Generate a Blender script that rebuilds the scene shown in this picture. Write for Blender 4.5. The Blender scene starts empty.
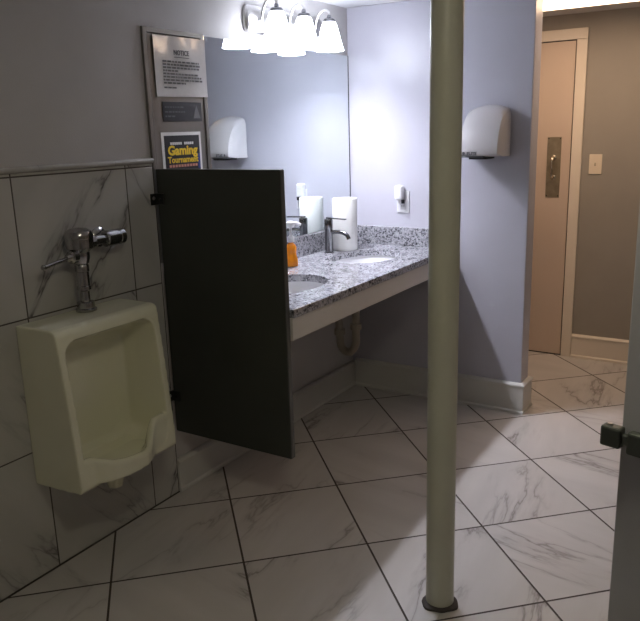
import bpy, bmesh, math, random
from mathutils import Vector, Matrix
random.seed(4)
PI = math.pi
sc = bpy.context.scene
COL = sc.collection

# ------------------------------------------------------------------ materials
def nt(name):
    m = bpy.data.materials.new(name); m.use_nodes = True
    n = m.node_tree; b = n.nodes['Principled BSDF']
    return m, n, b
def N(n, t, **kw):
    x = n.nodes.new(t)
    for k, v in kw.items(): setattr(x, k, v)
    return x
def link(n, a, b): n.links.new(a, b)
def math_(n, op, a, b=None, c=None):
    x = N(n, 'ShaderNodeMath', operation=op)
    for i, v in enumerate((a, b, c)):
        if v is None: continue
        if isinstance(v, (int, float)): x.inputs[i].default_value = v
        else: link(n, v, x.inputs[i])
    return x.outputs[0]
def ramp(n, fac, stops, interp='LINEAR'):
    r = N(n, 'ShaderNodeValToRGB'); r.color_ramp.interpolation = interp
    while len(r.color_ramp.elements) < len(stops): r.color_ramp.elements.new(0.5)
    for e, (p, c) in zip(r.color_ramp.elements, stops):
        e.position = p; e.color = tuple(c) + (1,) if len(c) == 3 else c
    link(n, fac, r.inputs[0]); return r.outputs[0]
def mixc(n, fac, a, b, mode='MIX'):
    x = N(n, 'ShaderNodeMix', data_type='RGBA', blend_type=mode)
    for i, v in ((0, fac), (6, a), (7, b)):
        if isinstance(v, (int, float)): x.inputs[i].default_value = v
        elif isinstance(v, tuple): x.inputs[i].default_value = v + (1,)
        else: link(n, v, x.inputs[i])
    return x.outputs[2]

def simple(name, col, rough=.5, metal=0, vary=.04, scale=6, bump=0, bscale=120, coat=0, trans=0, ior=1.45):
    m, n, b = nt(name)
    tc = N(n, 'ShaderNodeTexCoord')
    no = N(n, 'ShaderNodeTexNoise'); no.inputs['Scale'].default_value = scale; no.inputs['Detail'].default_value = 4
    link(n, tc.outputs['Object'], no.inputs['Vector'])
    lo = tuple(c * (1 - vary) for c in col); hi = tuple(min(1, c * (1 + vary)) for c in col)
    link(n, ramp(n, no.outputs[0], [(.3, lo), (.7, hi)]), b.inputs['Base Color'])
    b.inputs['Roughness'].default_value = rough; b.inputs['Metallic'].default_value = metal
    b.inputs['Coat Weight'].default_value = coat; b.inputs['Coat Roughness'].default_value = .08
    b.inputs['Transmission Weight'].default_value = trans; b.inputs['IOR'].default_value = ior
    if bump:
        nb = N(n, 'ShaderNodeTexNoise'); nb.inputs['Scale'].default_value = bscale; nb.inputs['Detail'].default_value = 3
        link(n, tc.outputs['Object'], nb.inputs['Vector'])
        bp = N(n, 'ShaderNodeBump'); bp.inputs['Strength'].default_value = bump; bp.inputs['Distance'].default_value = .002
        link(n, nb.outputs[0], bp.inputs['Height']); link(n, bp.outputs[0], b.inputs['Normal'])
    return m

def tile_mat(name, plane, ang, ox, oy, su, sv, base, vein, grout, gw, rough, vamt=1.0):
    """marble tile: plane 'xy' or 'xz' of object coordinates"""
    m, n, b = nt(name)
    tc = N(n, 'ShaderNodeTexCoord'); sp = N(n, 'ShaderNodeSeparateXYZ'); link(n, tc.outputs['Object'], sp.inputs[0])
    X = sp.outputs[0]; Y = sp.outputs[1 if plane == 'xy' else 2]
    dx = math_(n, 'SUBTRACT', X, ox); dy = math_(n, 'SUBTRACT', Y, oy)
    c, s = math.cos(ang), math.sin(ang)
    u = math_(n, 'ADD', math_(n, 'MULTIPLY', dx, c / su), math_(n, 'MULTIPLY', dy, s / su))
    v = math_(n, 'ADD', math_(n, 'MULTIPLY', dx, -s / sv), math_(n, 'MULTIPLY', dy, c / sv))
    fu, fv = math_(n, 'FLOOR', u), math_(n, 'FLOOR', v)
    ru, rv = math_(n, 'FRACT', u), math_(n, 'FRACT', v)
    eu = math_(n, 'MULTIPLY', math_(n, 'MINIMUM', ru, math_(n, 'SUBTRACT', 1, ru)), su)
    ev = math_(n, 'MULTIPLY', math_(n, 'MINIMUM', rv, math_(n, 'SUBTRACT', 1, rv)), abs(sv))
    e = math_(n, 'MINIMUM', eu, ev)
    isg = math_(n, 'LESS_THAN', e, gw / 2)
    cv = N(n, 'ShaderNodeCombineXYZ'); link(n, fu, cv.inputs[0]); link(n, fv, cv.inputs[1])
    wn = N(n, 'ShaderNodeTexWhiteNoise', noise_dimensions='2D'); link(n, cv.outputs[0], wn.inputs['Vector'])
    # local coords of the tile, veins run diagonally, offset at random per tile
    lc = N(n, 'ShaderNodeCombineXYZ')
    flip = math_(n, 'GREATER_THAN', wn.outputs['Value'], .62)
    ruf = math_(n, 'ABSOLUTE', math_(n, 'SUBTRACT', ru, flip))
    lu = math_(n, 'MULTIPLY', ruf, su); lv = math_(n, 'MULTIPLY', rv, abs(sv))
    link(n, math_(n, 'ADD', math_(n, 'MULTIPLY', lu, .80), math_(n, 'MULTIPLY', lv, .6)), lc.inputs[0])
    link(n, math_(n, 'MULTIPLY', math_(n, 'SUBTRACT', math_(n, 'MULTIPLY', lv, .80), math_(n, 'MULTIPLY', lu, .6)), .22), lc.inputs[1])
    off = N(n, 'ShaderNodeVectorMath', operation='MULTIPLY_ADD')
    link(n, wn.outputs['Color'], off.inputs[0]); off.inputs[1].default_value = (17, 13, 11); link(n, lc.outputs[0], off.inputs[2])
    n1 = N(n, 'ShaderNodeTexNoise'); n1.inputs['Scale'].default_value = 5.5; n1.inputs['Detail'].default_value = 5; n1.inputs['Roughness'].default_value = .55
    n1.inputs['Distortion'].default_value = .3
    link(n, off.outputs[0], n1.inputs['Vector'])
    rid = math_(n, 'ABSOLUTE', math_(n, 'SUBTRACT', n1.outputs[0], .5))
    veins = ramp(n, rid, [(0, (.85, .85, .85)), (.005, (.55, .55, .55)), (.018, (.20, .20, .20)), (.06, (0, 0, 0))])
    n2 = N(n, 'ShaderNodeTexNoise'); n2.inputs['Scale'].default_value = 4; n2.inputs['Detail'].default_value = 3
    link(n, off.outputs[0], n2.inputs['Vector'])
    msk = ramp(n, n2.outputs[0], [(.46, (0, 0, 0)), (.62, (1, 1, 1))])
    vf = math_(n, 'MULTIPLY', math_(n, 'MULTIPLY', veins, msk), vamt)
    cloud = N(n, 'ShaderNodeTexNoise'); cloud.inputs['Scale'].default_value = 7; cloud.inputs['Detail'].default_value = 6
    link(n, off.outputs[0], cloud.inputs['Vector'])
    bc = ramp(n, cloud.outputs[0], [(.3, tuple(k * .88 for k in base)), (.65, base)])
    col = mixc(n, vf, bc, vein)
    col = mixc(n, isg, col, grout)
    link(n, col, b.inputs['Base Color'])
    link(n, math_(n, 'ADD', math_(n, 'MULTIPLY', isg, .6), rough), b.inputs['Roughness'])
    h = ramp(n, math_(n, 'DIVIDE', e, gw), [(.3, (0, 0, 0)), (.8, (1, 1, 1))])
    bp = N(n, 'ShaderNodeBump'); bp.inputs['Strength'].default_value = .5; bp.inputs['Distance'].default_value = .0015
    link(n, h, bp.inputs['Height']); link(n, bp.outputs[0], b.inputs['Normal'])
    return m

def granite_mat():
    m, n, b = nt('speckled_granite')
    tc = N(n, 'ShaderNodeTexCoord')
    d = N(n, 'ShaderNodeTexNoise'); d.inputs['Scale'].default_value = 40; d.inputs['Detail'].default_value = 2
    link(n, tc.outputs['Object'], d.inputs['Vector'])
    mx = N(n, 'ShaderNodeVectorMath', operation='MULTIPLY_ADD'); link(n, d.outputs['Color'], mx.inputs[0]); mx.inputs[1].default_value = (.012,) * 3
    link(n, tc.outputs['Object'], mx.inputs[2])
    v = N(n, 'ShaderNodeTexVoronoi'); v.inputs['Scale'].default_value = 140
    link(n, mx.outputs[0], v.inputs['Vector'])
    sep = N(n, 'ShaderNodeSeparateColor'); link(n, v.outputs['Color'], sep.inputs[0])
    nb = N(n, 'ShaderNodeTexNoise'); nb.inputs['Scale'].default_value = 28; nb.inputs['Detail'].default_value = 4
    link(n, tc.outputs['Object'], nb.inputs['Vector'])
    k = math_(n, 'ADD', math_(n, 'MULTIPLY', sep.outputs[0], .5), math_(n, 'MULTIPLY', nb.outputs[0], .62))
    col = ramp(n, k, [(.0, (.03, .03, .035)), (.33, (.06, .06, .07)), (.41, (.16, .16, .18)), (.50, (.28, .28, .305)), (.66, (.37, .37, .40)), (.85, (.46, .46, .49))])
    link(n, col, b.inputs['Base Color']); b.inputs['Roughness'].default_value = .14
    return m

def emit(name, col, s):
    m, n, b = nt(name)
    b.inputs['Base Color'].default_value = (.9, .9, .9, 1)
    b.inputs['Emission Color'].default_value = tuple(col) + (1,); b.inputs['Emission Strength'].default_value = s
    b.inputs['Roughness'].default_value = .3
    return m

M = {}
M['paint'] = simple('blue_grey_wall_paint', (.50, .495, .56), .24, vary=.02, bump=.25, bscale=260)
M['paint_left'] = simple('grey_wall_paint', (.50, .485, .48), .42, vary=.03, bump=.3, bscale=230)
M['paint_warm'] = simple('taupe_wall_paint', (.33, .305, .27), .6, vary=.03, bump=.2, bscale=260)
M['ceiling'] = simple('white_ceiling_paint', (.70, .70, .72), .85, vary=.02, bump=.2, bscale=180)
M['trim'] = simple('white_trim_paint', (.60, .59, .56), .34, vary=.03, scale=3)
M['trim_warm'] = simple('cream_trim_paint', (.78, .70, .60), .4, vary=.03, scale=3)
M['door'] = simple('painted_door', (.62, .50, .41), .42, vary=.03, scale=2)
M['floor'] = tile_mat('marble_floor_tile', 'xy', -.7948, -.8033, 1.0822, .4611, -.4767, (.60, .575, .555), (.22, .195, .185), (.050, .038, .030), .0075, .23, 1.0)
M['walltile'] = tile_mat('marble_wall_tile', 'xz', 0, -1.697, 0, .486, .4605, (.50, .49, .465), (.13, .12, .12), (.07, .06, .05), .005, .22, 1.25)
M['rail'] = simple('marble_pencil_trim', (.42, .41, .39), .25, vary=.1, scale=12)
M['porcelain'] = simple('ivory_porcelain', (.78, .77, .60), .10, vary=.02, coat=.4)
M['basin'] = simple('white_porcelain', (.78, .78, .80), .1, vary=.01, coat=.4)
M['chrome'] = simple('worn_chrome', (.42, .42, .43), .15, 1, vary=.05, scale=20)
M['darkchrome'] = simple('dark_nickel', (.20, .20, .21), .2, 1, vary=.08, scale=30)
M['nickel'] = simple('brushed_nickel', (.52, .51, .50), .28, 1, vary=.05, scale=30)
M['steel'] = simple('brushed_stainless', (.27, .26, .24), .42, 1, vary=.06, scale=9)
M['partition'] = simple('charcoal_laminate', (.042, .046, .039), .38, vary=.06)
M['stall'] = simple('grey_laminate', (.50, .50, .54), .22, vary=.05)
M['edge'] = simple('grey_edge_strip', (.09, .09, .085), .45)
M['blackmetal'] = simple('black_hardware', (.016, .018, .016), .3, .0, vary=.1)
M['latch'] = simple('dark_green_grey_cast_metal', (.10, .11, .10), .34, .5, vary=.1)
M['granite'] = granite_mat()
M['apron'] = simple('painted_wood_apron', (.62, .59, .555), .45, vary=.03, scale=4)
M['pole'] = simple('olive_cream_pole_paint', (.50, .50, .405), .36, vary=.05, scale=5, bump=.3, bscale=60)
M['caulk'] = simple('dark_caulk', (.06, .05, .045), .7, vary=.2, scale=30)
M['plastic'] = simple('white_plastic', (.74, .74, .76), .3, vary=.01)
M['plastic2'] = simple('light_grey_plastic', (.55, .55, .57), .35, vary=.02)
M['dark'] = simple('dark_slot', (.01, .01, .012), .5)
M['paper'] = simple('white_paper', (.8, .79, .78), .6, vary=.03, scale=8)
M['sleeve'] = simple('clear_glossy_sleeve', (.80, .79, .785), .16, vary=.05, scale=30, coat=1)
M['towel'] = simple('paper_towel', (.82, .82, .80), .9, vary=.02, scale=30, bump=.5, bscale=160)
M['ink'] = simple('black_ink', (.09, .09, .10), .6)
M['blacklabel'] = simple('black_label', (.010, .010, .014), .6)
M['greyink'] = simple('grey_print', (.13, .13, .14), .5)
M['yellow'] = simple('yellow_print', (.85, .58, .03), .5)
M['navy'] = simple('blue_print', (.02, .04, .22), .5)
M['redink'] = simple('pale_red_print', (.55, .22, .17), .5)
M['orange'] = simple('orange_liquid_soap', (.85, .27, .01), .12, vary=.08, scale=25, coat=.6)
M['pvc'] = simple('beige_pvc_pipe', (.36, .32, .25), .4, vary=.05)
M['brass'] = simple('aged_brass', (.40, .35, .26), .5, 1, vary=.12, scale=30)
M['brassdark'] = simple('brass_pull', (.60, .54, .44), .22, 1, vary=.1, scale=30)
M['switch'] = simple('cream_switch_plate', (.78, .68, .55), .35, vary=.02)
mm, n_, b_ = nt('mirror_glass'); b_.inputs['Metallic'].default_value = 1; b_.inputs['Roughness'].default_value = 0.015
b_.inputs['Base Color'].default_value = (.84, .89, .90, 1)
M['mirror'] = mm
M['shade'] = emit('frosted_glass_shade_lit', (.84, .88, 1.0), 8.5)
M['bulb'] = emit('lamp_bulb_lit', (.90, .90, 1.0), 370)
M['dryer'] = simple('off_white_dryer_plastic', (.60, .58, .59), .25, vary=.01)
M['warmlamp'] = emit('warm_diffuser_lit', (1.0, .70, .47), 3.2)
M['dimlamp'] = emit('dim_ceiling_diffuser_lit', (1.0, .92, .68), 18.5)

# ------------------------------------------------------------------ mesh helpers (world coordinates)
class MB:
    def __init__(s): s.bm = bmesh.new()
    def _add(s, vs, fs, smooth=False):
        bv = [s.bm.verts.new(v) for v in vs]
        for f in fs:
            try:
                q = s.bm.faces.new([bv[i] for i in f]); q.smooth = smooth
            except ValueError: pass
        return bv
    def box(s, x0, x1, y0, y1, z0, z1, bev=0, seg=2, mtx=None):
        t = bmesh.new(); bmesh.ops.create_cube(t, size=1)
        for v in t.verts:
            v.co = Vector(((x0 + x1) / 2 + v.co.x * (x1 - x0), (y0 + y1) / 2 + v.co.y * (y1 - y0), (z0 + z1) / 2 + v.co.z * (z1 - z0)))
        if bev: bmesh.ops.bevel(t, geom=list(t.edges), offset=bev, segments=seg, profile=.5, affect='EDGES')
        if mtx is not None: bmesh.ops.transform(t, matrix=mtx, verts=t.verts)
        s.merge(t); return s
    def merge(s, t):
        t.verts.index_update(); bv = [s.bm.verts.new(v.co) for v in t.verts]
        for f in t.faces:
            q = s.bm.faces.new([bv[v.index] for v in f.verts]); q.smooth = f.smooth
        t.free()
    def prism(s, pts, axis, a, b, smooth=False):
        """pts: 2D polygon; axis 'x': pts=(y,z); 'y': (x,z); 'z': (x,y)"""
        def mk(p, t):
            return {'x': (t, p[0], p[1]), 'y': (p[0], t, p[1]), 'z': (p[0], p[1], t)}[axis]
        n = len(pts); vs = [mk(p, a) for p in pts] + [mk(p, b) for p in pts]
        fs = [list(range(n))[::-1], list(range(n, 2 * n))] + [[i, (i + 1) % n, n + (i + 1) % n, n + i] for i in range(n)]
        s._add(vs, fs, smooth); return s
    def lathe(s, prof, o, ax=(0, 0, 1), seg=32, smooth=True, cap=True, sx=1, sy=1):
        """prof: list of (radius, height) along axis ax from origin o"""
        ax = Vector(ax).normalized(); q = Vector((0, 0, 1)).rotation_difference(ax)
        o = Vector(o); vs = []; fs = []
        for r, h in prof:
            for k in range(seg):
                a = 2 * PI * k / seg
                vs.append(o + q @ Vector((r * sx * math.cos(a), r * sy * math.sin(a), h)))
        for i in range(len(prof) - 1):
            for k in range(seg):
                k2 = (k + 1) % seg
                fs.append([i * seg + k, i * seg + k2, (i + 1) * seg + k2, (i + 1) * seg + k])
        if cap:
            fs.append([k for k in range(seg)][::-1]); fs.append([(len(prof) - 1) * seg + k for k in range(seg)])
        s._add(vs, fs, smooth); return s
    def tube(s, pts, r, seg=14, res=1):
        pts = [Vector(p) for p in pts]
        if res > 1 and len(pts) > 2:  # catmull-rom
            P = [pts[0]] + pts + [pts[-1]]; out = []
            for i in range(1, len(P) - 2):
                for k in range(res):
                    t = k / res; a, b, c, d = P[i - 1:i + 3]
                    out.append(.5 * ((2 * b) + (c - a) * t + (2 * a - 5 * b + 4 * c - d) * t * t + (3 * b - a - 3 * c + d) * t ** 3))
            out.append(pts[-1]); pts = out
        rs = r if isinstance(r, list) else [r] * len(pts)
        vs = []; fs = []; up = None
        for i, p in enumerate(pts):
            d = (pts[min(i + 1, len(pts) - 1)] - pts[max(i - 1, 0)]).normalized()
            if up is None:
                up = Vector((0, 0, 1)) if abs(d.z) < .9 else Vector((1, 0, 0))
            side = d.cross(up).normalized(); up = side.cross(d).normalized()
            rr = rs[min(i, len(rs) - 1)]
            for k in range(seg):
                a = 2 * PI * k / seg; vs.append(p + side * rr * math.cos(a) + up * rr * math.sin(a))
        for i in range(len(pts) - 1):
            for k in range(seg):
                k2 = (k + 1) % seg; fs.append([i * seg + k, i * seg + k2, (i + 1) * seg + k2, (i + 1) * seg + k])
        fs.append(list(range(seg))[::-1]); fs.append([(len(pts) - 1) * seg + k for k in range(seg)])
        s._add(vs, fs, True); return s
    def loft(s, rings, smooth=True, cap=True, closed=True):
        n = len(rings[0]); vs = [v for r in rings for v in r]; fs = []
        for i in range(len(rings) - 1):
            for k in range(n if closed else n - 1):
                k2 = (k + 1) % n; fs.append([i * n + k, i * n + k2, (i + 1) * n + k2, (i + 1) * n + k])
        if cap: fs.append(list(range(n))[::-1]); fs.append([(len(rings) - 1) * n + k for k in range(n)])
        s._add(vs, fs, smooth); return s
    def rot(s, ang, axis, c):
        c = Vector(c); m = Matrix.Translation(c) @ Matrix.Rotation(ang, 4, axis) @ Matrix.Translation(-c)
        bmesh.ops.transform(s.bm, matrix=m, verts=s.bm.verts); return s

ORG = {}
def origin(o):
    while o.parent: o = o.parent
    return ORG[o.name]
def build(name, mb, mat, parent=None, loc=None, sharp=35, **props):
    me = bpy.data.meshes.new(name)
    bmesh.ops.recalc_face_normals(mb.bm, faces=mb.bm.faces)
    mb.bm.to_mesh(me); mb.bm.free()
    me.materials.append(M[mat])
    o = bpy.data.objects.new(name, me); COL.objects.link(o)
    base = origin(parent) if parent else Vector(loc or (0, 0, 0))
    me.transform(Matrix.Translation(-base))
    if parent: o.parent = parent
    else: o.location = base; ORG[o.name] = base
    if any(p.use_smooth for p in me.polygons): me.set_sharp_from_angle(angle=math.radians(sharp))
    for k, v in props.items(): o[k] = v
    return o
def thing(name, loc, label=None, cat=None, group=None, kind=None):
    o = bpy.data.objects.new(name, None); COL.objects.link(o); o.location = loc; ORG[o.name] = Vector(loc)
    o.empty_display_size = .05
    return tag(o, label, cat, group, kind)
def tag(o, label=None, cat=None, group=None, kind=None):
    if label: o['label'] = label
    if cat: o['category'] = cat
    if group: o['group'] = group
    if kind: o['kind'] = kind
    return o
def struct(name, mb, mat, **k): return build(name, mb, mat, kind='structure', **k)
def dup(root, loc):
    r = root.copy(); COL.objects.link(r); r.location = loc; ORG[r.name] = Vector(loc)
    for ch in list(root.children):
        c = ch.copy(); COL.objects.link(c); c.parent = r
        for g in list(ch.children):
            d = g.copy(); COL.objects.link(d); d.parent = c
    return r
def baked(o):
    """apply the modifiers of o"""
    dg = bpy.context.evaluated_depsgraph_get(); dg.update()
    me = bpy.data.meshes.new_from_object(o.evaluated_get(dg)); old = o.data
    o.modifiers.clear(); o.data = me; return o
def temp(mb):
    me = bpy.data.meshes.new('t'); bmesh.ops.recalc_face_normals(mb.bm, faces=mb.bm.faces); mb.bm.to_mesh(me); mb.bm.free()
    o = bpy.data.objects.new('t', me); COL.objects.link(o); return o
def boolean(o, cut, op='DIFFERENCE'):
    md = o.modifiers.new('b', 'BOOLEAN'); md.operation = op; md.object = cut; md.solver = 'EXACT'
    baked(o); bpy.data.objects.remove(cut); return o
def text_mb(txt, size, origin_, right, up, depth=.0004, bold=0.0, width=None):
    """flat lettering with a hair of thickness; origin_ = centre"""
    cu = bpy.data.curves.new('txt', 'FONT'); cu.body = txt; cu.size = size; cu.align_x = 'CENTER'; cu.align_y = 'CENTER'
    cu.extrude = depth; cu.offset = bold; cu.resolution_u = 3
    o = bpy.data.objects.new('txt', cu); COL.objects.link(o)
    dg = bpy.context.evaluated_depsgraph_get(); dg.update()
    me = bpy.data.meshes.new_from_object(o.evaluated_get(dg)); bpy.data.objects.remove(o)
    mb = MB(); mb.bm.from_mesh(me)
    xs = [v.co.x for v in mb.bm.verts]; k = 1 if not width else width / (max(xs) - min(xs))
    r = Vector(right).normalized(); u = Vector(up).normalized(); f = r.cross(u)
    for v in mb.bm.verts: v.co = Vector(origin_) + r * v.co.x * k + u * v.co.y + f * v.co.z
    return mb

CEIL = 2.13
XB = 1.12      # wall with the door
X0, Y0 = -4.7, -3.3
# ------------------------------------------------------------------ shell
struct('floor', MB().box(X0 - .1, XB + .1, Y0 - .1, .75, -.06, 0), 'floor')
struct('ceiling', MB().box(X0 - .1, XB + .1, Y0 - .1, .75, CEIL, CEIL + .06), 'ceiling')
struct('wall_left', MB().box(X0 - .1, .12, 0, .1, 0, CEIL), 'paint_left')
struct('wall_far', MB().box(0, .12, -1.022, -.0005, 0, CEIL, .003, 1), 'paint')
struct('wall_back', MB().box(XB, XB + .1, Y0, .65, 0, CEIL), 'paint_warm')
struct('wall_corridor', MB().box(.1205, XB, .65, .75, 0, CEIL), 'paint_warm')
struct('wall_right', MB().box(X0 - .1, XB, Y0 - .1, Y0, 0, CEIL), 'paint_warm')
struct('wall_behind', MB().box(X0 - .1, X0, Y0, 0, 0, CEIL), 'paint_left')
TE = -1.555
struct('trim_1', MB().box(X0, TE, -.011, -.0005, 0.0, 1.392, .0015, 1), 'walltile')   # tile wainscot
struct('trim_3', MB().box(X0, TE, -.0165, -.0112, .0002, .004).box(TE + .0002, TE + .0018, -.0115, -.0005, .0002, 1.392), 'caulk')
rl = MB()
prof = [(-.0005, 1.392)] + [(-.012 - .011 * math.sin(a), 1.4025 - .0105 * math.cos(a)) for a in [k * PI / 8 for k in range(9)]] + [(-.0005, 1.413)]
for a, b in ((X0, -2.41), (-2.409, -2.08), (-2.079, -1.75), (-1.749, TE)):
    rl.prism(prof, 'x', a, b, True)
struct('trim_2', rl, 'rail')

def bb_prof(h, d):   # (out, z)
    return [(0, 0), (d + .006, 0), (d + .006, .012), (d, .018), (d, h - .022), (d + .005, h - .018), (d + .005, h - .010), (d - .004, h - .002), (d - .008, h), (0, h)]
struct('baseboard_left', MB().prism([(-.0005 - o, z) for o, z in bb_prof(.148, .02)], 'x', TE + .002, -.0006), 'trim')
def base_run(path, h, d, name, mat):
    """sweep the baseboard profile along a path of (x,y,nx,ny) points, mitred normals given"""
    mb = MB(); rings = []
    for x, y, nx, ny in path:
        rings.append([(x + nx * o, y + ny * o, z) for o, z in bb_prof(h, d)])
    mb.loft(rings, smooth=False); struct(name, mb, mat)
g = .0006
base_run([(-g, -.0275, -1, 0), (-g, -1.022 - g, -1, -1), (.12 + g, -1.022 - g, 1, -1), (.12 + g, .64, 1, 0)], .168, .018, 'baseboard_far', 'trim')
base_run([(XB - g, -1.022, -1, 0), (XB - g, Y0 + .03, -1, 0)], .155, .016, 'baseboard_back', 'trim_warm')

# ------------------------------------------------------------------ door in the back wall
dr = thing('door_1', (XB, -.55, 0), kind='structure')
f = MB()
xf = XB - .020
f.box(xf, XB - g, -1.020, -.958, 0, 1.982, .002).box(xf, XB - g, -1.020, -.04, 1.983, 2.045, .002).box(xf, XB - g, -.10, -.04, 0, 1.982, .002)
build('door_frame', f, 'trim_warm', dr)
build('door_gap', MB().box(XB - .004, XB - g, -.958, -.10, .0, 1.983), 'dark', dr)
build('door_panel', MB().box(XB - .016, XB - .005, -.952, -.106, .008, 1.976, .002), 'door', dr)
pp = build('pull_plate', MB().box(XB - .019, XB - .0165, -.896, -.810, 1.04, 1.415, .001), 'brass', dr)
h = MB()
px = XB - .019; py = -.853
h.tube([(px, py, 1.285), (px - .022, py, 1.29), (px - .038, py, 1.275), (px - .042, py, 1.23), (px - .038, py, 1.18), (px - .022, py, 1.165), (px, py, 1.17)], .0105, res=5)
h.lathe([(.017, 0), (.017, .004), (.01, .007)], (px, py, 1.287), (-1, 0, 0)).lathe([(.017, 0), (.017, .004), (.01, .007)], (px, py, 1.168), (-1, 0, 0))
build('pull_handle', h, 'brassdark', pp)
s = MB()
for yy in (-.889, -.817):
    for zz in (1.05, 1.405): s.lathe([(.004, 0), (.003, .002)], (px, yy, zz), (-1, 0, 0), 10)
build('screws', s, 'dark', pp)

sw = thing('light_switch', (XB - .001, -1.103, 1.18), 'cream toggle light switch plate on the taupe wall right of the door', 'light switch')
build('switch_plate', MB().box(XB - .007, XB - g, -1.141, -1.065, 1.186, 1.306, .003), 'switch', sw)
build('toggle', MB().box(XB - .017, XB - .0071, -1.107, -1.099, 1.236, 1.254, .002).rot(.35, 'Y', (XB - .007, -1.1, 1.245)), 'brass', sw)

# ------------------------------------------------------------------ ceiling lamps
def ceiling_lamp(x0, x1, y0, y1, z0, mat, label):
    t = thing('ceiling_light', ((x0 + x1) / 2, (y0 + y1) / 2, CEIL - .0005), label, 'ceiling light')
    build('lamp_housing', MB().box(x0, x1, y0, y1, CEIL - .02, CEIL - .0005, .003), 'plastic', t)
    pr = [(x0 + .012, CEIL - .0205), (x0 + .018, z0 + .012), (x0 + .035, z0), (x1 - .035, z0), (x1 - .018, z0 + .012), (x1 - .012, CEIL - .0205)]
    build('diffuser', MB().prism(pr, 'y', y0 + .01, y1 - .01), mat, t)
ceiling_lamp(.14, .69, -1.75, -.55, 2.098, 'warmlamp', 'warm glowing ceiling light in the passage before the cream door')
ceiling_lamp(-3.02, -2.80, -1.88, -1.66, 2.07, 'dimlamp', 'dim ceiling light above the urinal side of the room')

# ------------------------------------------------------------------ urinal
XC = -2.012; W = .224
body = MB()
side = [(0, .910), (-.168, .910), (-.187, .905), (-.196, .890), (-.205, .80), (-.222, .62), (-.237, .42), (-.238, .372), (-.228, .36), (-.12, .352), (0, .345)]
body.prism(side, 'x', XC - W, XC + W)
ub = temp(body)
# rounded cavity: lofted rings (back small, front open)
def rrect(x0, x1, z0, z1, y, r, nseg=6, zr=None):
    out = []
    for cx, cz, a0 in ((x1 - r, z1 - r, 0), (x0 + r, z1 - r, PI / 2), (x0 + r, z0 + r, PI), (x1 - r, z0 + r, 1.5 * PI)):
        for k in range(nseg + 1):
            a = a0 + k * PI / 2 / nseg; out.append((cx + r * math.cos(a), y, cz + r * math.sin(a)))
    return out
cav = MB()
cav.loft([rrect(XC - .145, XC + .150, .42, .775, -.028, .05), rrect(XC - .184, XC + .184, .395, .815, -.045, .06), rrect(XC - .193, XC + .193, .388, .850, -.10, .055),
          rrect(XC - .196, XC + .196, .385, .868, -.20, .05), rrect(XC - .198, XC + .198, .382, .870, -.40, .05)])
boolean(ub, temp(cav))
# projecting lip of the bowl with its sloping floor
sec = [(-.215, .232, .475), (-.165, .240, .472), (-.135, .256, .458), (-.10, .270, .442), (-.05, .280, .432), (0, .282, .427), (.040, .278, .422), (.070, .264, .424), (.086, .254, .440), (.108, .242, .484), (.130, .234, .502), (.175, .232, .503), (.215, .230, .495)]
rings = []
for x, d, zt in sec:
    zb = .362 + max(0, (abs(x) - .09)) * .1
    rings.append([(XC + x, -d, zb + .008), (XC + x, -d - .001, zt - .012), (XC + x, -d + .007, zt), (XC + x, -d + .022, zt - .001), (XC + x, -d + .032, zt - .018), (XC + x, -d + .055, .395), (XC + x, -.05, .385), (XC + x, -.03, .355), (XC + x, -d + .02, zb)])
boolean(ub, temp(MB().loft(rings, smooth=False)), 'UNION')
md = ub.modifiers.new('r', 'REMESH'); md.mode = 'VOXEL'; md.voxel_size = .0042; md.use_smooth_shade = True
md = ub.modifiers.new('s', 'SMOOTH'); md.factor = .5; md.iterations = 5
baked(ub)
bm = MB(); bm.bm.from_mesh(ub.data); bpy.data.objects.remove(ub)
for fc in bm.bm.faces: fc.smooth = True
for v in bm.bm.verts: v.co.y = min(v.co.y, -.0) - .0115
ur = thing('urinal', (XC, -.0115, .345), 'ivory porcelain wall-hung urinal on the marble tile wall', 'urinal')
build('urinal_body', bm, 'porcelain', ur, sharp=180)
build('drain_outlet', MB().lathe([(.012, -.085), (.026, -.078), (.033, -.05), (.037, -.01), (.05, .012)], (XC + .0, -.15, .352), (0, 0, 1)), 'porcelain', ur)

# ------------------------------------------------------------------ flush valve
fx, fy = -1.992, -.072
fv = thing('flush_valve', (fx, fy, .9), 'chrome manual flush valve with side handle above the ivory urinal', 'flush valve')
build('valve_body', MB().lathe([(.018, 1.075), (.026, 1.08), (.031, 1.10), (.031, 1.118), (.040, 1.128), (.046, 1.132), (.047, 1.150), (.047, 1.163)], (fx, fy, 0)), 'chrome', fv)
build('valve_cap', MB().lathe([(.048, 1.1635), (.049, 1.168), (.049, 1.178), (.043, 1.19), (.028, 1.198), (.010, 1.201)], (fx, fy, 0)), 'chrome', fv)
hd = MB().lathe([(.022, .025), (.022, .045), (.016, .050), (.013, .062), (.009, .066)], (fx, fy, 1.106), (-1, -.1, 0))
hd.tube([(fx - .06, fy - .006, 1.106), (fx - .10, fy - .010, 1.101), (fx - .165, fy - .016, 1.093)], [.006, .0065, .0075])
hd.lathe([(.009, 0), (.010, .004), (.007, .008)], (fx - .163, fy - .016, 1.093), (-1, -.1, -.1), 16)
build('handle', hd, 'chrome', fv)
build('vacuum_breaker', MB().lathe([(.020, 1.078), (.024, 1.072), (.024, 1.052), (.0215, 1.05), (.0215, 1.002), (.024, 1.0), (.024, .988), (.017, .982), (.017, .935)], (fx, fy, 0)), 'chrome', fv)
build('spud_nut', MB().lathe([(.022, .947), (.030, .944), (.030, .924), (.036, .920), (.036, .9125), (.034, .9112)], (fx, fy, 0), seg=24), 'chrome', fv)
st = MB().tube([(fx + .03, fy, 1.148), (fx + .12, fy, 1.148)], .017)
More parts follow.
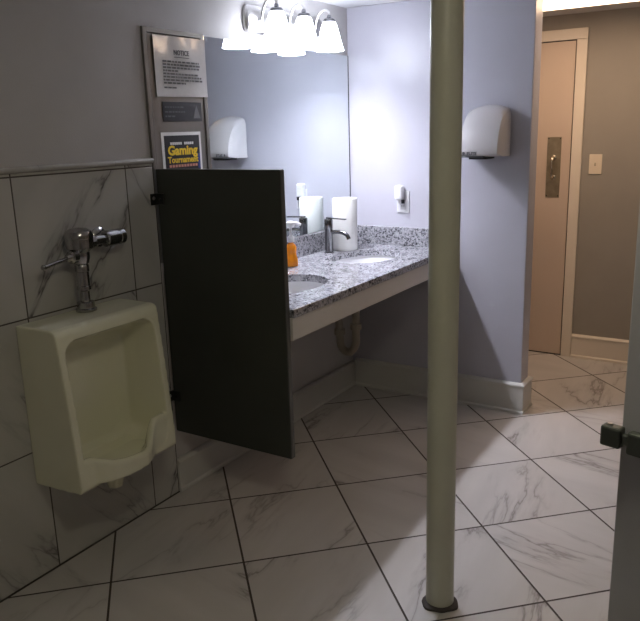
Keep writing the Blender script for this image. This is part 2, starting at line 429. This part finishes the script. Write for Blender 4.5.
st.lathe([(.022, .035), (.024, .037), (.024, .058), (.020, .060)], (fx, fy, 1.148), (1, 0, 0), 8, False)
st.lathe([(.024, .110), (.029, .114), (.029, .160), (.025, .164), (.025, .172), (.028, .174), (.028, .192), (.024, .197), (.012, .2)], (fx, fy, 1.148), (1, 0, 0))
st.tube([(fx + .137, fy, 1.148), (fx + .137, -.014, 1.148)], .015)
build('stop_valve', st, 'chrome', fv)
build('wall_flange', MB().lathe([(.036, .0), (.036, .004), (.026, .014), (.018, .016)], (fx + .137, -.0116, 1.148), (0, -1, 0)), 'chrome', fv)

# ------------------------------------------------------------------ privacy partition
PX = -1.545
pt = thing('privacy_partition', (PX, -.012, .28), 'dark charcoal privacy panel standing out from the wall right of the urinal', 'partition')
build('panel', MB().box(PX, PX + .024, -.602, -.016, .281, 1.370, .002), 'partition', pt)
build('edge_strip', MB().box(PX + .001, PX + .023, -.6055, -.6022, .283, 1.368, .001), 'edge', pt)
for zz in (1.255, .44):
    br = build('wall_bracket', MB().box(PX - .006, PX + .030, -.052, -.0165, zz - .022, zz + .022, .002).box(PX - .036, PX + .0, -.0165, -.0115, zz - .022, zz + .022, .0015), 'blackmetal', pt)
    build('screw', MB().lathe([(.0075, 0), (.006, .003)], (PX - .022, -.0166, zz + .004), (0, -1, 0), 14), 'nickel', br)
    build('screw', MB().lathe([(.006, 0), (.005, .003)], (PX - .0061, -.038, zz), (-1, 0, 0), 14), 'darkchrome', br)

# ------------------------------------------------------------------ paper towel cabinet in the wall
dp = thing('paper_towel_cabinet', (-1.36, 0, 1.0), 'tall stainless steel paper towel cabinet set in the wall left of the mirror', 'towel dispenser')
A, B, ZB, ZT = -1.551, -1.206, 1.0, 1.893
fr = MB()
pf = [(0, 0), (-.010, .0), (-.012, .004), (-.012, .018), (-.006, .022), (0, .022)]
fr.box(A, A + .02, -.012, -g, ZB, ZT, .002).box(B - .02, B, -.012, -g, ZB, ZT, .002).box(A + .02, B - .02, -.012, -g, ZT - .02, ZT, .002).box(A + .02, B - .02, -.012, -g, ZB, ZB + .02, .002)
build('cabinet_frame', fr, 'steel', dp)
build('cabinet_door', MB().box(A + .0225, B - .0225, -.009, -g, ZB + .022, ZT - .0225, .002), 'steel', dp)
lb = build('instruction_label', MB().box(-1.474, -1.246, -.0105, -.0092, 1.548, 1.623, .0004), 'blacklabel', dp)
lb['label'] = 'black instruction label'
gl = MB()
for i, (w, z) in enumerate(((.09, 1.603), (.115, 1.585), (.045, 1.568))):
    x = -1.462
    while x < -1.462 + w:
        l = random.uniform(.008, .02); gl.box(x, x + l, -.0110, -.0106, z - .003, z + .003); x += l + .004
gl.prism([(-1.298, 1.560), (-1.256, 1.560), (-1.266, 1.588), (-1.277, 1.612), (-1.288, 1.588)], 'y', -.0110, -.0106)
build('print', gl, 'greyink', lb)

# notice in a plastic sleeve (slightly crooked and standing off the cabinet)
nt_ = thing('paper_notice', (-1.36, -.0125, 1.645), 'white typed notice in a clear sleeve taped to the steel cabinet', 'notice')
def sheet(x0, x1, z0, z1, y, th, wav=.0012, nx=16, nz=12):
    mb = MB(); rg = []
    for side_ in (0, 1):
        for j in range(nz + 1):
            for i in range(nx + 1):
                u, v = i / nx, j / nz
                yy = y - wav * (1 + math.sin(u * 11 + v * 2.5)) * (.3 + v * v) - (th if side_ else 0)
                rg.append((x0 + (x1 - x0) * u, yy, z0 + (z1 - z0) * v))
    n = (nx + 1) * (nz + 1); fs = []
    for j in range(nz):
        for i in range(nx):
            a = j * (nx + 1) + i; fs.append([a, a + 1, a + nx + 2, a + nx + 1]); fs.append([n + a, n + a + nx + 1, n + a + nx + 2, n + a + 1])
    loop = [i for i in range(nx + 1)] + [j * (nx + 1) + nx for j in range(1, nz + 1)] + [nz * (nx + 1) + i for i in range(nx - 1, -1, -1)] + [j * (nx + 1) for j in range(nz - 1, 0, -1)]
    for a, b in zip(loop, loop[1:] + loop[:1]): fs.append([a, b, n + b, n + a])
    mb._add(rg, fs, True); return mb
NZ0, NZ1, NX0, NX1 = 1.643, 1.868, -1.503, -1.205
build('sheet', sheet(NX0, NX1, NZ0, NZ1, -.0125, .001).rot(-.012, 'Y', (-1.35, 0, 1.75)), 'sleeve', nt_)
ny = -.0175
build('heading', text_mb('NOTICE', .026, (-1.352, ny, 1.808), (1, 0, 0), (0, 0, 1), bold=.0006, width=.088), 'ink', nt_)
pr = MB(); z = 1.775
pr.box(-1.396, -1.308, ny - .0003, ny, 1.790, 1.7925)
for i, w in enumerate((.205, .21, .205, .085, .20, .215, .22, .12)):
    x = -1.462
    while x < -1.462 + w:
        l = random.uniform(.008, .026); l = min(l, -1.462 + w - x + .004)
        if l > .002: pr.box(x, x + l, ny - .0003, ny, z - .0042, z + .0022)
        x += l + .004
    z -= .0115
x = -1.462
for l in (.018, .02, .024): pr.box(x, x + l, ny - .0003, ny, z - .0095, z - .004); x += l + .003
build('print', pr, 'ink', nt_)

ps = thing('event_poster', (-1.378, -.0105, 1.28), 'small black and yellow gaming tournament poster low on the steel cabinet', 'poster')
build('poster_paper', MB().box(-1.495, -1.262, -.0106, -.0093, 1.24, 1.507, .0003), 'paper', ps)
build('poster_field', MB().box(-1.480, -1.274, -.0112, -.0107, 1.25, 1.494), 'blacklabel', ps)
t = MB()
for x, w in ((-1.447, .06), (-1.366, .05)):
    q = x
    while q < x + w: t.box(q, q + .009, -.0117, -.0113, 1.458, 1.468); q += .0115
build('print', t, 'paper', ps)
tb = text_mb('Gaming', .050, (-1.377, -.0115, 1.434), (1, 0, 0), (0, 0, 1), bold=.0020, width=.175)
build('lettering', tb, 'yellow', ps)
tb = text_mb('Tournament', .034, (-1.377, -.0115, 1.398), (1, 0, 0), (0, 0, 1), bold=.0010, width=.18)
build('lettering', tb, 'yellow', ps)
build('blue_corner', MB().box(-1.288, -1.2745, -.0117, -.0113, 1.36, 1.42), 'navy', ps)
t = MB(); q = -1.46
while q < -1.30: t.box(q, q + .013, -.0117, -.0113, 1.370, 1.380); q += .017
build('print', t, 'redink', ps)

# ------------------------------------------------------------------ mirror
mr = thing('wall_mirror', (-.6, 0, .972), 'large frameless wall mirror above the granite counter', 'mirror')
build('mirror_glass', MB().box(-1.203, -.006, -.006, -g, .9725, 1.887, .001, 1), 'mirror', mr)
build('mirror_edge', MB().box(-.0055, -.0012, -.008, -g, .9725, 1.887), 'darkchrome', mr)

# ------------------------------------------------------------------ counter
ZC = .866; YF = -.622; XL = PX + .027
ct = thing('granite_countertop', (-.75, 0, .745), 'black and white speckled granite vanity counter with two sink cutouts', 'countertop')
cb = temp(MB().box(XL, -g, YF, -g, ZC - .033, ZC, .002, 1))
SINKS = ((-.40, -.315), (-1.145, -.33))
SA, SB = .215, .165
for cx, cy in SINKS:
    boolean(cb, temp(MB().lathe([(1, -.1), (1, .1)], (cx, cy, ZC), seg=64, sx=SA, sy=SB)))
mb = MB(); mb.bm.from_mesh(cb.data); bpy.data.objects.remove(cb)
build('slab', mb, 'granite', ct)
build('backsplash', MB().box(XL, -g, -.0205, -g, ZC + g, .970, .0015, 1), 'granite', ct)
build('side_splash', MB().box(-.0205, -g, -.600, -.021, ZC + g, .966, .0015, 1), 'granite', ct)
build('apron', MB().box(XL, -g, YF + .008, YF + .027, .747, ZC - .0335, .001), 'apron', ct)
build('support_cleat', MB().box(-.025, -g, YF + .03, -.03, .765, ZC - .034).box(XL, -.026, -.03, -.001, .765, ZC - .034), 'apron', ct)

# sinks
def make_sink(cx, cy, label):
    t = thing('sink_basin', (cx, cy, ZC - .034), label, 'sink', 'undermount sinks in the granite counter')
    def ring(a, b, z, n=48): return [(cx + a * math.cos(2 * PI * k / n), cy + b * math.sin(2 * PI * k / n), z) for k in range(n)]
    zt = ZC - .0335
    inner = [(SA + .006, SB + .006, zt), (SA + .004, SB + .004, zt - .01), (SA - .008, SB - .008, zt - .05), (SA - .04, SB - .035, zt - .095), (SA - .10, SB - .06, zt - .125), (.05, .10, zt - .135), (.03, .088, zt - .137)]
    outer = [(.03, .088, zt - .15), (.05, .10, zt - .150), (SA - .09, SB - .07, zt - .14), (SA - .02, SB - .02, zt - .10), (SA + .012, SB + .012, zt - .05), (SA + .022, SB + .022, zt - .012), (SA + .024, SB + .024, zt)]
    rg = [ring(*p) for p in inner]; rg[-1] = [(cx + .019 * math.cos(2 * PI * k / 48), cy + .065 + .019 * math.sin(2 * PI * k / 48), zt - .1365) for k in range(48)]
    ro = [ring(*p) for p in outer]; ro[0] = [(x, y, zt - .149) for x, y, z in rg[-1]]
    rg += ro; rg.append(rg[0])
    build('bowl', MB().loft(rg, cap=False), 'basin', t)
    build('drain', MB().lathe([(.0215, -.15), (.0215, -.135), (.024, -.133), (.018, -.131), (.016, -.134)], (cx, cy + .065, zt)), 'chrome', t)
    dy = cy + .065
    tr_ = build('drain_trap', MB().tube([(cx, dy, .695), (cx, dy, .46), (cx, dy + .005, .38), (cx, dy + .045, .335), (cx, dy + .09, .36), (cx, dy + .10, .43), (cx, dy + .105, .50), (cx, dy + .13, .52), (cx, -.002, .525)], .021, res=5), 'pvc', t)
    build('slip_nut', MB().lathe([(.030, 0), (.030, .03)], (cx, dy, .47), seg=10, smooth=False)    , 'pvc', tr_)
    build('slip_nut', MB().lathe([(.030, 0), (.030, .03)], (cx, dy + .10, .43), seg=10, smooth=False), 'pvc', tr_)
    return t
s1 = make_sink(*SINKS[0], 'white oval undermount sink in the counter nearer the corner, behind the steel post')
s2 = dup(s1, (SINKS[1][0], SINKS[1][1], ZC - .034)); s2['label'] = 'white oval undermount sink partly hidden by the charcoal panel'

def make_faucet(cx, cy, label):
    t = thing('faucet', (cx, cy, ZC), label, 'faucet', 'faucets on the granite counter')
    b = MB().lathe([(.027, .0005), (.027, .004), (.022, .006), (.0215, .13), (.0225, .132), (.0225, .175), (.020, .179)], (cx, cy, ZC))
    build('faucet_body', b, 'darkchrome', t)
    build('spout', MB().tube([(cx, cy - .012, ZC + .108), (cx, cy - .05, ZC + .113), (cx, cy - .085, ZC + .110), (cx, cy - .110, ZC + .098), (cx, cy - .122, ZC + .078)], [.011, .011, .011, .0105, .010] and .0105, res=5), 'darkchrome', t)
    build('lever', MB().box(cx - .009, cx + .009, cy - .105, cy + .012, ZC + .181, ZC + .187, .002).rot(.04, 'X', (cx, cy, ZC + .18)), 'darkchrome', t)
    return t
f1 = make_faucet(-.38, -.085, 'dark metal single-lever faucet beside the upright paper towel roll')
f2 = dup(f1, (-1.145, -.085, ZC)); f2['label'] = 'dark metal faucet behind the charcoal panel'

# paper towel roll
tr = thing('paper_towel_roll', (-.255, -.112, ZC), 'white paper towel roll standing upright on the counter in the corner by the mirror', 'paper towel roll')
build('towel_roll', MB().lathe([(.019, .002), (.064, .001), (.066, .004), (.0665, .14), (.066, .272), (.064, .276), (.019, .276), (.019, .002)], (-.255, -.112, ZC), seg=48, cap=False), 'towel', tr)
build('cardboard_core', MB().lathe([(.0165, .002), (.0185, .002), (.0185, .275), (.0165, .275), (.0165, .002)], (-.255, -.112, ZC), seg=32, cap=False), 'apron', tr)

# soap bottle
bx, by = -.795, -.125
sb = thing('soap_dispenser', (bx, by, ZC), 'orange liquid soap bottle with a white pump beside the partition edge', 'soap bottle')
build('bottle', MB().lathe([(.026, .001), (.031, .004), (.032, .012), (.031, .035), (.026, .055), (.0245, .066), (.0265, .082), (.0265, .094), (.020, .106), (.013, .112), (.012, .118)], (bx, by, ZC)), 'orange', sb)
pmp = MB().lathe([(.017, .1185), (.017, .142), (.012, .146), (.008, .15), (.0065, .152), (.0065, .185), (.017, .188), (.021, .198), (.020, .212), (.012, .218)], (bx, by, ZC))
pmp.tube([(bx, by, ZC + .205), (bx + .02, by - .02, ZC + .207), (bx + .035, by - .036, ZC + .198)], .007, res=3)
build('pump', pmp, 'plastic', sb)

# ------------------------------------------------------------------ vanity light
vl = thing('vanity_light', (-.60, 0, 1.93), 'lit three-shade nickel vanity light over the mirror', 'wall light')
YS = -.12
bp = MB()
def plate_ring(y, k):
    out = []; L = .325 - k; H = .060 - k
    for s_ in (1, -1):
        for j in range(9):
            a = -PI / 2 + j * PI / 8
            out.append((-.60 + s_ * (L - .03 + .03 * math.cos(a)), y, 1.985 + s_ * H * math.sin(a)))
    return out
bp.loft([plate_ring(-.001, 0), plate_ring(-.012, 0), plate_ring(-.022, .008), plate_ring(-.026, .02)])
build('backplate', bp, 'nickel', vl)
for x in (-.383, -.610, -.830):
    a = MB().tube([(x - .0, -.024, 1.975), (x, -.036, 1.985), (x, -.045, 2.02), (x, -.065, 2.055), (x, -.095, 2.068), (x, YS, 2.055), (x, YS, 2.03)], .0062, res=6)
    a.lathe([(.016, 0), (.014, .006), (.008, .010)], (x, -.0255, 1.975), (0, -1, 0), 20)
    arm = build('arm', a, 'nickel', vl)
    build('socket_cap', MB().lathe([(.006, 2.045), (.009, 2.040), (.012, 2.030), (.026, 2.024), (.029, 2.014), (.029, 2.009)][::-1], (x, YS, 0)), 'darkchrome', vl)
    pro = [(.029, 2.010), (.036, 1.998), (.045, 1.968), (.054, 1.930), (.063, 1.898), (.070, 1.877), (.068, 1.8765), (.061, 1.898), (.052, 1.930), (.043, 1.968), (.034, 1.995), (.028, 2.007)]
    build('bulb', MB().lathe([(.010, 2.0), (.014, 1.985), (.026, 1.962), (.030, 1.945), (.026, 1.925), (.013, 1.914), (.003, 1.911)][::-1], (x, YS, 0)), 'bulb', vl)
    build('lamp_shade', MB().lathe(pro, (x, YS, 0), cap=False), 'shade', vl)

# ------------------------------------------------------------------ outlet with plug-in, dryer on the far wall
ol = thing('wall_outlet', (-g, -.336, 1.045), 'white power outlet plate low on the wall above the side splash', 'outlet')
build('outlet_plate', MB().box(-.006, -g, -.374, -.300, 1.046, 1.164, .002), 'plastic', ol)
sl = MB().box(-.0072, -.0062, -.353, -.321, 1.062, 1.096)
build('socket', sl, 'plastic2', ol)
build('slots', MB().box(-.0078, -.0073, -.345, -.342, 1.078, 1.088).box(-.0078, -.0073, -.333, -.330, 1.078, 1.088), 'dark', ol)
af = thing('plug_in_air_freshener', (-.008, -.32, 1.12), 'white plug-in device in the upper half of the wall outlet', 'air freshener')
build('device_body', MB().box(-.048, -.0065, -.349, -.303, 1.118, 1.196, .010, 3), 'plastic', af)
build('device_foot', MB().lathe([(.009, 0), (.010, .02)], (-.028, -.347, 1.098), seg=16), 'dark', af)

hd_ = thing('hand_dryer', (0, -.8175, 1.34), 'white wall-mounted hand dryer with a curved hood right of the steel post', 'hand dryer')
def dryer_ring(s_, shrink=0.0):
    y = -.823 + s_ * .103
    e = 1 - .05 * s_ * s_
    k = 1.0
    if abs(s_) > .9: k = 1 - (abs(s_) - .9) / .1 * .10
    D = .192 * e * k; Z1 = 1.345 + (.252) * (1 - .10 * s_ * s_) * (1 if k == 1 else k)
    pts = [(-.012, 1.347), (-.150 * e * k, 1.350), (-D + .006, 1.356), (-D, 1.366)]
    for j in range(1, 13):
        a = j / 12 * PI / 2
        zc_ = 1.366
        pts.append((-.012 - (D - .012) * math.cos(a), zc_ + (Z1 - zc_) * math.sin(a)))
    return [(x, y, z) for x, z in pts]
SS = [-1, -.985, -.95, -.9, -.7, -.45, -.2, 0, .2, .45, .7, .9, .95, .985, 1]
build('housing', MB().loft([dryer_ring(s_) for s_ in SS]), 'dryer', hd_, sharp=50)
build('back_plate_gap_shade', MB().box(-.0115, -g, -.915, -.735, 1.350, 1.545, .003), 'dark', hd_)  # plate coloured dark to paint in the gap shadow behind the housing
build('air_outlet', MB().box(-.17, -.05, -.86, -.77, 1.338, 1.3465, .002), 'dark', hd_)
lg = text_mb('ELITE', .020, (-.1935, -.793, 1.366), (0, -1, 0), (0, 0, 1), bold=.0008, width=.05)
lg.lathe([(.007, 0), (.007, .0006)], (-.1925, -.752, 1.368), (-1, 0, 0), 16)
build('brand_mark', lg, 'ink', hd_)
build('sensor_window', MB().box(-.188, -.170, -.85, -.735, 1.3475, 1.3535), 'ink', hd_)

# ------------------------------------------------------------------ steel post
po = thing('support_post', (-1.707, -1.280, 0), 'round olive-cream painted steel post running from floor to ceiling', 'post')
build('post_shaft', MB().lathe([(.0445, .003), (.0445, CEIL - .001)], (-1.707, -1.280, 0), seg=48), 'pole', po)
c = MB(); vs = []
rg = []
for rr, zz in ((.0446, .0), (.058, .0), (.056, .006), (.0446, .011)):
    rg.append([(-1.707 + (rr + (.004 * math.sin(3 * a) + .002 * math.sin(7 * a + 1) if rr > .05 else 0)) * math.cos(a), -1.280 + (rr + (.004 * math.sin(3 * a) + .002 * math.sin(7 * a + 1) if rr > .05 else 0)) * math.sin(a), zz + .0008) for a in [2 * PI * k / 48 for k in range(48)]])
rg.append(rg[0]); c.loft(rg, cap=False)
build('base_sealant', c, 'caulk', po)

# ------------------------------------------------------------------ near stall door, its free edge with latch
E_ = Vector((-2.80, -1.951, 0)); hdg = math.radians(9.7 + 65)
dirv = Vector((-math.cos(hdg), -math.sin(hdg), 0)); nrm = Vector((dirv.y, -dirv.x, 0))
if nrm.y < 0: nrm = -nrm
# local frame: u back along the door, w normal (towards the washroom), z
mt = Matrix(((dirv.x, nrm.x, 0, E_.x), (dirv.y, nrm.y, 0, E_.y), (0, 0, 1, 0), (0, 0, 0, 1)))
sd = thing('stall_door', (E_.x + dirv.x * .3, E_.y + dirv.y * .3, .30), 'grey laminate stall door edge at the right of the picture', 'stall door')
build('door_panel', MB().box(0, .60, -.025, 0, .30, 1.78, .002, mtx=mt), 'stall', sd)
lt = MB()
lt.box(.012, .085, .0005, .014, 1.130, 1.157, .003, mtx=mt)
lb_ = build('latch_plate', lt, 'latch', sd)
build('latch_bolt', MB().box(-.018, .006, .001, .017, 1.134, 1.159, .003, mtx=mt).box(.0, .02, .004, .012, 1.139, 1.152, .002, mtx=mt), 'latch', sd)
build('latch_screw', MB().lathe([(.0035, 0), (.003, .0015)], tuple(mt @ Vector((-.010, .008, 1.1592))), seg=12), 'nickel', sd)
pi_ = build('stall_pilaster', MB().box(.604, .80, -.03, .0, 0.001, 1.80, .003, mtx=mt), 'stall')
tag(pi_, 'grey laminate stall pilaster carrying the stall door', 'pilaster')
build('hinge', MB().lathe([(.010, .5), (.010, .58)], tuple(mt @ Vector((.602, .010, 0)))).lathe([(.010, 1.45), (.010, 1.53)], tuple(mt @ Vector((.602, .010, 0)))), 'latch', sd)

# ------------------------------------------------------------------ camera and world
cam = bpy.data.cameras.new('camera'); co = bpy.data.objects.new('camera', cam); COL.objects.link(co)
co.location = (-3.6476, -2.0773, 1.5); co.rotation_euler = (1.3276, .0284, -1.0151)
cam.sensor_fit = 'HORIZONTAL'; cam.sensor_width = 36; cam.lens = 728.66 / 640 * 36; cam.clip_start = .02
sc.camera = co
w = bpy.data.worlds.new('world'); sc.world = w; w.use_nodes = True
w.node_tree.nodes['Background'].inputs[0].default_value = (.5, .5, .55, 1); w.node_tree.nodes['Background'].inputs[1].default_value = .02
sc.view_settings.view_transform = 'Standard'; sc.view_settings.look = 'None'; sc.view_settings.gamma = 1; sc.view_settings.use_curve_mapping = False
sc.view_settings.exposure = 0.97
sc.cycles.max_bounces = 10; sc.cycles.diffuse_bounces = 5; sc.cycles.sample_clamp_indirect = 6
sc.cycles.use_denoising = True
